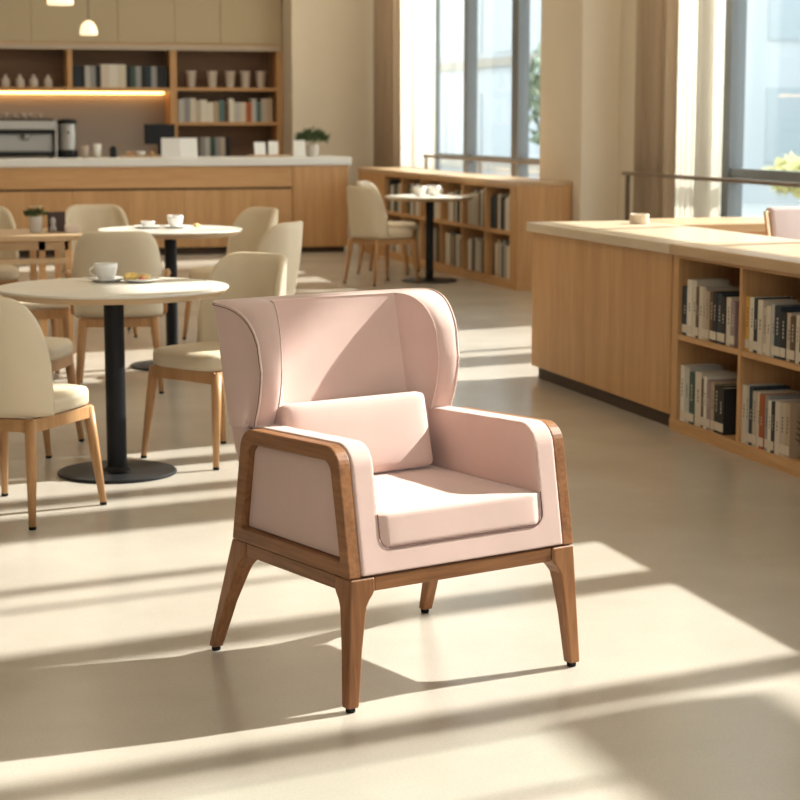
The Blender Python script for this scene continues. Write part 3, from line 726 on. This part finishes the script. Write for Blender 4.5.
# ------------------------------------------------------------------ far low bookcase
SX = 5.48; Y0, Y1 = 15.33, 20.6
t = thing('low_bookcase', 'low oak bookcase under the far window, two rows of books', 'bookcase', (SX, Y0, 0))
LY = Y1 - Y0; Y0s = .20
obj('worktop', rbox(-.01, .494, 0, LY, .895, .93, .005, 2), OAKL[1], t)
obj('base', B((0, .49, 0.004, LY, 0, .075)), OAK[1], t)
obj('back_panel', B((.40, .42, Y0s, LY, .075, .894)), OAK[2], t)
obj('side_panel', B((0, .49, .004, Y0s, .075, .894)), OAK[2], t)
obj('side_panel', B((0, .49, LY - 1.05, LY, .0755, .894)), OAK[2], t)
nd = 6; span = (LY - 1.05 - Y0s) / nd
for k in range(1, nd): obj('divider', B((0, .40, Y0s + k * span - .015, Y0s + k * span + .015, .075, .894)), OAK[2], t)
obj('top_panel', B((.0, .40, Y0s, LY - 1.05, .865, .8945)), OAK[1], t)
for k in range(nd):
    a, b = Y0s + k * span + (.015 if k else 0), Y0s + (k + 1) * span - (.015 if k < nd - 1 else 0)
    obj('shelf', B((.003, .40, a, b, .465, .495)), OAK[1], t)
cols = ['cream', 'white', 'beige', 'pale grey', 'tan', 'black', 'brown', 'cream', 'grey', 'dark green', 'white', 'cream', 'dark blue']
for row, zz in (('upper', .4955), ('lower', .0755)):
    for k in range(nd):
        rnd = random.Random(k * 7 + (row == 'upper')); y = Y0 + Y0s + (k + 1) * span - .03 - rnd.uniform(.0, .10); yn = Y0 + Y0s + k * span + .03; n = 0
        while n < 11:
            th = rnd.uniform(.034, .066)
            if y - th < yn: break
            c = cols[rnd.randrange(len(cols))]
            book((SX + .04, y - th, zz), th - .001, rnd.uniform(.27, .33), .2, c, 0, '%s book, %s from left, %s row, %s compartment from right, far bookcase' % (c, ORD[n], row, ORD[k]), 'books in the low bookcase under the far window', False)
            y -= th; n += 1

# ================================================================== the bar
t = thing('bar_counter', 'long oak bar counter with white stone top along the back', 'counter', (0, 20.5, 0))
obj('counter_top', rbox(-1.5, 5.37, -.03, .75, .955, 1.045, .012, 3), WSTONE, t)
obj('upper_front', B((-1.45, 4.70, 0, .03, .725, .954)), OAK[0], t)
for a, b in ((-1.45, -.2), (-.196, 1.05), (1.054, 2.3), (2.304, 3.5), (3.504, 4.70)): obj('front_panel', B((a, b, 0, .03, .08, .700)), OAK[2], t)
obj('body', B((-1.45, 4.70, .031, .70, .08, .954)), KICK, t)
obj('end_unit', B((4.705, 5.33, -.005, .70, .06, .954)), OAKL_Z if False else OAK[2], t)
obj('kickboard', B((-1.45, 5.30, .05, .69, 0, .0595)), KICK, t)
# shelf unit
t = thing('wall_shelf_unit', 'oak wall shelving behind the bar with cups and books', 'shelving', (0, 23.1, 0))
obj('top_board', B((-.5, 5.18, 0, .40, 2.30, 2.36)), OAK[0], t)
obj('light_valance', B((-.5, 5.18, -.02, 0, 2.28, 2.345)), P('pale_trim', (.46, .37, .28), .6), t)
obj('long_shelf', B((-.5, 3.80, 0, .40, 1.79, 1.835)), OAK[0], t)
obj('back_panel', B((-.5, 3.80, .38, .40, 1.835, 2.30)), DWOOD, t)
obj('back_panel', B((3.88, 5.11, .38, .40, .9, 2.30)), DWOOD, t)
obj('divider', B((2.57, 2.63, 0, .38, 1.835, 2.30)), OAK[2], t)
obj('upright', B((3.80, 3.88, 0, .40, .0, 2.30)), OAK[2], t)
obj('upright', B((5.11, 5.18, 0, .40, .0, 2.30)), OAK[2], t)
for z in (1.80, 1.385, .94): obj('shelf', B((3.88, 5.11, .003, .38, z, z + .04)), OAK[0], t)
obj('led_strip', B((-.4, 3.77, .33, .36, 1.762, 1.789)), LED, t)
tag(obj('backsplash', B((-.5, 3.80, 23.50, 23.53, .9, 1.79)), SPLASH, None), 'plain taupe backsplash panel under the lit shelf', 'wall panel')
t = thing('back_counter', 'dark wood counter under the backsplash, behind the bar', 'counter', (0, 23.0, 0))
obj('cabinet_body', B((-.5, 3.79, .02, .48, 0, .86)), DWOOD, t); obj('worktop', B((-.5, 3.79, 0, .49, .861, .90)), P('dark_stone', (.2, .18, .16), .4), t)
for k, (a, b, lb) in enumerate([(.9, 2.159, 'leftmost'), (2.161, 3.179, 'second from the left'), (3.181, 3.864, 'third from the left'), (3.866, 4.419, 'fourth from the left'), (4.421, 5.18, 'rightmost')]):
    t = thing('wall_cabinet', 'taupe flat-front wall cabinet above the shelving, %s' % lb, 'cabinet', (a, 23.1, 2.362), 0)
    obj('cabinet_body', B((0, b - a, .021, .40, 0, .885)), CAB, t); obj('door', B((.001, b - a - .001, 0, .02, .003, .88)), CAB, t, mods=(('bevel', .003, 2),))
lb = ['leftmost', 'second', 'third', 'fourth']
for k, x in enumerate((1.86, 2.03, 2.19, 2.36)):
    bm = LA([(.045, 0), (.052, .01), (.050, .09), (.022, .115), (.016, .14), (.018, .15)], 20)
    tag(obj('ceramic_bottle', bm, P('bottle_clay_%d' % k, (.55, .47, .40), .5), None, smooth=True), '%s of the pale squat bottles on the upper left shelf' % lb[k], 'bottle', 'bottles on the upper left shelf').location = (x, 23.28, 1.8355)
rnd = random.Random(3); x = 2.66; n = 0
c1 = ['dark blue', 'black', 'pale grey', 'grey', 'black', 'cream', 'white', 'cream', 'black', 'dark green', 'grey', 'black', 'dark blue', 'grey', 'black', 'black', 'dark green', 'black']
while n < 18 and x < 3.72:
    th = .10 if c1[n] in ('cream', 'white') else .058 + .01 * rnd.random()
    book((x + th, 23.16, 1.8355), th - .002, .255 + (.02 if th > .09 else 0), .2, c1[n], PI / 2, '%s book, %s from the left on the upper shelf above the light strip' % (c1[n], ORD[n]), 'books on the upper shelf behind the bar', False); x += th; n += 1
for k, x in enumerate((4.08, 4.34, 4.56, 4.75, 4.94)):
    bm = LA([(.045, 0), (.046, .003), (.062, .185), (.067, .19), (.067, .20), (.060, .20)], 24)
    tag(obj('paper_cup', bm, P('paper_cup_%d' % k, (.58, .50, .42), .7), None, smooth=True), '%s from the left of the tall paper cups on the right shelf' % ORD[k], 'cup', 'paper cups on the right shelf').location = (x, 23.25, 1.8405)
c2 = ['pale grey', 'grey', 'cream', 'beige', 'white', 'white', 'tan', 'teal', 'brown', 'white', 'pale grey', 'cream', 'rust red', 'pale grey', 'teal', 'beige', 'tan', 'grey']
x = 3.90; n = 0; rnd = random.Random(5)
while n < 18 and x < 5.03:
    th = .058 + .02 * rnd.random()
    book((x + th, 23.15, 1.4255), th - .002, rnd.uniform(.23, .29), .2, c2[n], PI / 2, '%s book, %s from the left on the middle shelf right of the backsplash' % (c2[n], ORD[n]), 'books on the middle shelf behind the bar', False); x += th; n += 1
x = 4.16
for k, c in enumerate(['grey', 'pale grey', 'dark green', 'grey', 'beige', 'black']):
    book((x + .06, 23.15, .9805), .057, .26, .2, c, PI / 2, '%s book, %s from the left on the lowest shelf behind the bar' % (c, ORD[k]), 'books on the lowest shelf behind the bar', False); x += .062
# things on the bar
BZ = 1.0455; BY = 20.92
t = thing('espresso_machine', 'steel and black espresso machine at the left end of the bar', 'coffee machine', (1.74, BY + .06, BZ))
obj('base', rbox(-.42, .42, -.22, .24, .02, .07, .01, 2), BLACK, t)
obj('back_body', rbox(-.42, .42, -.02, .24, .0705, .30, .01, 2), STEEL, t)
obj('head', rbox(-.42, .42, -.22, .24, .3005, .40, .012, 2), STEEL, t)
obj('trim_band', rbox(-.425, .425, -.225, .20, .255, .3003, .004, 2), BLACK, t)
obj('cup_tray', rbox(-.41, .41, -.21, .23, .4005, .42, .006, 2), BLACK, t)
obj('end_cap', rbox(.4205, .445, -.21, .23, .02, .40, .006, 2), STEEL, t)
for x in (-.2, .12):
    g = obj('group_head', LA([(.035, .19), (.04, .20), (.04, .255)], 20, (x, -.15)), STEEL, t); bm = bmesh.new(); tube(bm, [(x, -.15, .21), (x, -.27, .20)], .012, 8); obj('portafilter', bm, BLACK, g)
for x in (-.38, .38): obj('foot', LA([(.02, 0), (.02, .02)], 12, (x, -.15)), BLACK, t)
obj('drip_grate', B((-.38, .38, -.21, -.03, .0705, .076)), STEEL, t)
for k, x in enumerate((1.66, 1.75, 1.84, 1.93, 2.02)): cup('espresso_cup', '%s from the left of the small cups on the espresso machine' % ORD[k], x, BY + .02, BZ + .4205, .032, .055, mat=P('cup_taupe_%d' % k, (.45, .36, .28), .5), group='cups on top of the espresso machine')
t = thing('coffee_grinder', 'steel and black coffee grinder standing right of the espresso machine', 'grinder', (2.31, BY, BZ))
obj('base', LA([(.105, 0), (.11, .005), (.11, .06), (.10, .085)], 32), BLACK, t, smooth=False); obj('body', LA([(.098, .0855), (.100, .09), (.100, .36), (.096, .365)], 32), STEEL, t); obj('lid', LA([(.103, .3655), (.105, .37), (.105, .39), (.09, .41), (.03, .42)], 32), BLACK, t)
obj('badge', B((-.012, .012, -.104, -.099, .26, .285)), BLACK, t)
for k, (x, r, h, cc, nm) in enumerate([(2.49, .045, .13, (.48, .38, .30), 'taupe tumbler just right of the coffee grinder'), (2.625, .045, .15, (.74, .70, .64), 'tall white tumbler, second right of the coffee grinder')]):
    tag(obj('tumbler', LA([(r * .8, 0), (r, h), (r - .005, h), (r * .7, .01)], 24), P('tumbler_%d' % k, cc, .5), None, smooth=True), nm, 'cup').location = (x, BY - .03, BZ)
tag(obj('jar', LA([(.035, 0), (.04, .02), (.04, .10), (.025, .11), (.025, .125)], 20), DARK, None, smooth=True), 'small dark jar on the bar, left of the wooden board', 'jar').location = (2.80, BY, BZ)
tag(obj('serving_board', rbox(-.24, .24, -.1, .1, 0, .02, .006, 2), OAKL[0], None), 'wooden serving board on the bar beside the white menu stand', 'board').location = (3.12, BY, BZ)
pastry('pale brown loaf on the left of the serving board', 2.98, BY, BZ + .021, .05, (.5, .3, .14), .3)
cup('small_bowl', 'white bowl in the middle of the serving board', 3.10, BY - .02, BZ + .021, .055, .045, cat='bowl')
pastry('golden croissant on the right of the serving board', 3.24, BY, BZ + .021, .05, (.62, .38, .16), 1.2)
t = thing('monitor', 'black monitor on the bar behind the white menu stand', 'monitor', (3.34, BY + .17, BZ))
obj('screen', rbox(-.17, .17, -.012, .012, .14, .36, .005, 2), DARK, t); obj('stand', B((-.02, .02, .013, .03, .01, .25)), DARK, t); obj('base', rbox(-.1, .1, -.06, .07, 0, .012, .004, 2), DARK, t)
tag(thing('menu_stand', 'x', 'menu'), 'white folded menu stand on the bar before the monitor', 'menu stand'); t = bpy.data.objects['menu_stand']; t.location = (3.51, BY - .14, BZ)
for s in (-1, 1):
    bm = B((0, .20, -.003, .003, 0, .21)); o = obj('panel', bm, WHITE, t); o.rotation_euler = (-.12, 0, (.12 if s > 0 else PI - .12)); o.location = (s * .002, 0, .002)
def card(label, x, y, w_, h_, rz, z=BZ):
    t = thing('menu_card', label, 'card', (x, y, z), rz, 'white cards on the bar')
    o = obj('card_panel', B((-w_ / 2, w_ / 2, 0, .004, 0, h_)), WHITE, t); o.rotation_euler = (-.14, 0, 0); o.location = (0, 0, .002)
    o = obj('easel_leg', B((-w_ / 8, w_ / 8, 0, .004, 0, h_ * .8)), WHITE, t); o.rotation_euler = (-.5 + .0, 0, PI); o.location = (0, .085 + .02, .004) if False else (0, h_ * .55, .004); o.rotation_euler = (.42, 0, 0); 
tag(obj('tray', rbox(-.25, .20, -.09, .09, 0, .02, .005, 2), OAKL[0], None), 'small wooden tray with two leaning cards near the bar end', 'tray').location = (4.56, BY, BZ)
card('left white card on the wooden tray near the bar end', 4.43, BY - .02, .13, .14, .1, BZ + .0205)
card('right white card on the wooden tray near the bar end', 4.58, BY - .02, .11, .15, -.1, BZ + .0205)
card('tall white card alone between the tray and the potted plant', 4.86, BY - .10, .13, .18, -.15)
plant('potted_plant', 'green plant in a pale pot at the right end of the bar', 5.05, BY + .08, BZ, .075, .13, .15, .15, 260, 11, 0, .09)

# ================================================================== pendant lamps
def pendant(label, x, y, z, r, ht):
    t = thing('pendant_lamp', label, 'pendant lamp', (x, y, z))
    prof = [(r * .97, 0), (r, .02 * ht / .16)] + [(r * math.cos(a), ht * (.12 + .88 * math.sin(a))) for a in [k * PI / 2 / 8 for k in range(1, 8)]] + [(.012, ht)]
    obj('lamp_shade', LA(prof, 32), GLOW, t, smooth=True)
    obj('cord', LA([(.004, ht), (.004, H - z - .02)], 8), BLACK, t); obj('ceiling_cap', LA([(.05, H - z - .03), (.05, H - z - .001)], 20), BLACK, t)
pendant('small glowing dome pendant lamp, fully in view above the bar', 2.33, 19.0, 2.272, .086, .14)
pendant('larger glowing pendant lamp cut by the top picture edge', 1.52, 14.0, 2.265, .095, .16)

def fill_panel(x, y, where, power=9):  # unseen overhead panels, added to lift the warm fill
    t = thing('fill_panel', 'added square warm fill panel %s' % where, 'fill light', (x, y, H - .06))
    obj('housing', B((-.62, .62, -.62, .62, .02, .059)), WHITE, t); obj('diffuser', B((-.58, .58, -.58, .58, 0, .0195)), GLOW, t)
    ld = bpy.data.lights.new('fill_light', 'AREA'); ld.shape = 'SQUARE'; ld.size = 1.1; ld.energy = power; ld.color = (1, .84, .64)
    lo = bpy.data.objects.new('fill_light', ld); COL.objects.link(lo); lo.parent = t; lo.location = (0, 0, -.02)
for i, x in enumerate((-2.2, 1.6, 4.9)):
    for j, y in enumerate((.8, 4.6, 8.6, 12.8, 17.0, 21.0)):
        fill_panel(x, y, 'in the %s row of the %s line overhead' % (ORD[j], ('left', 'middle', 'right')[i]), (2.5, 2.5, 6, 12, 13, 13)[j])
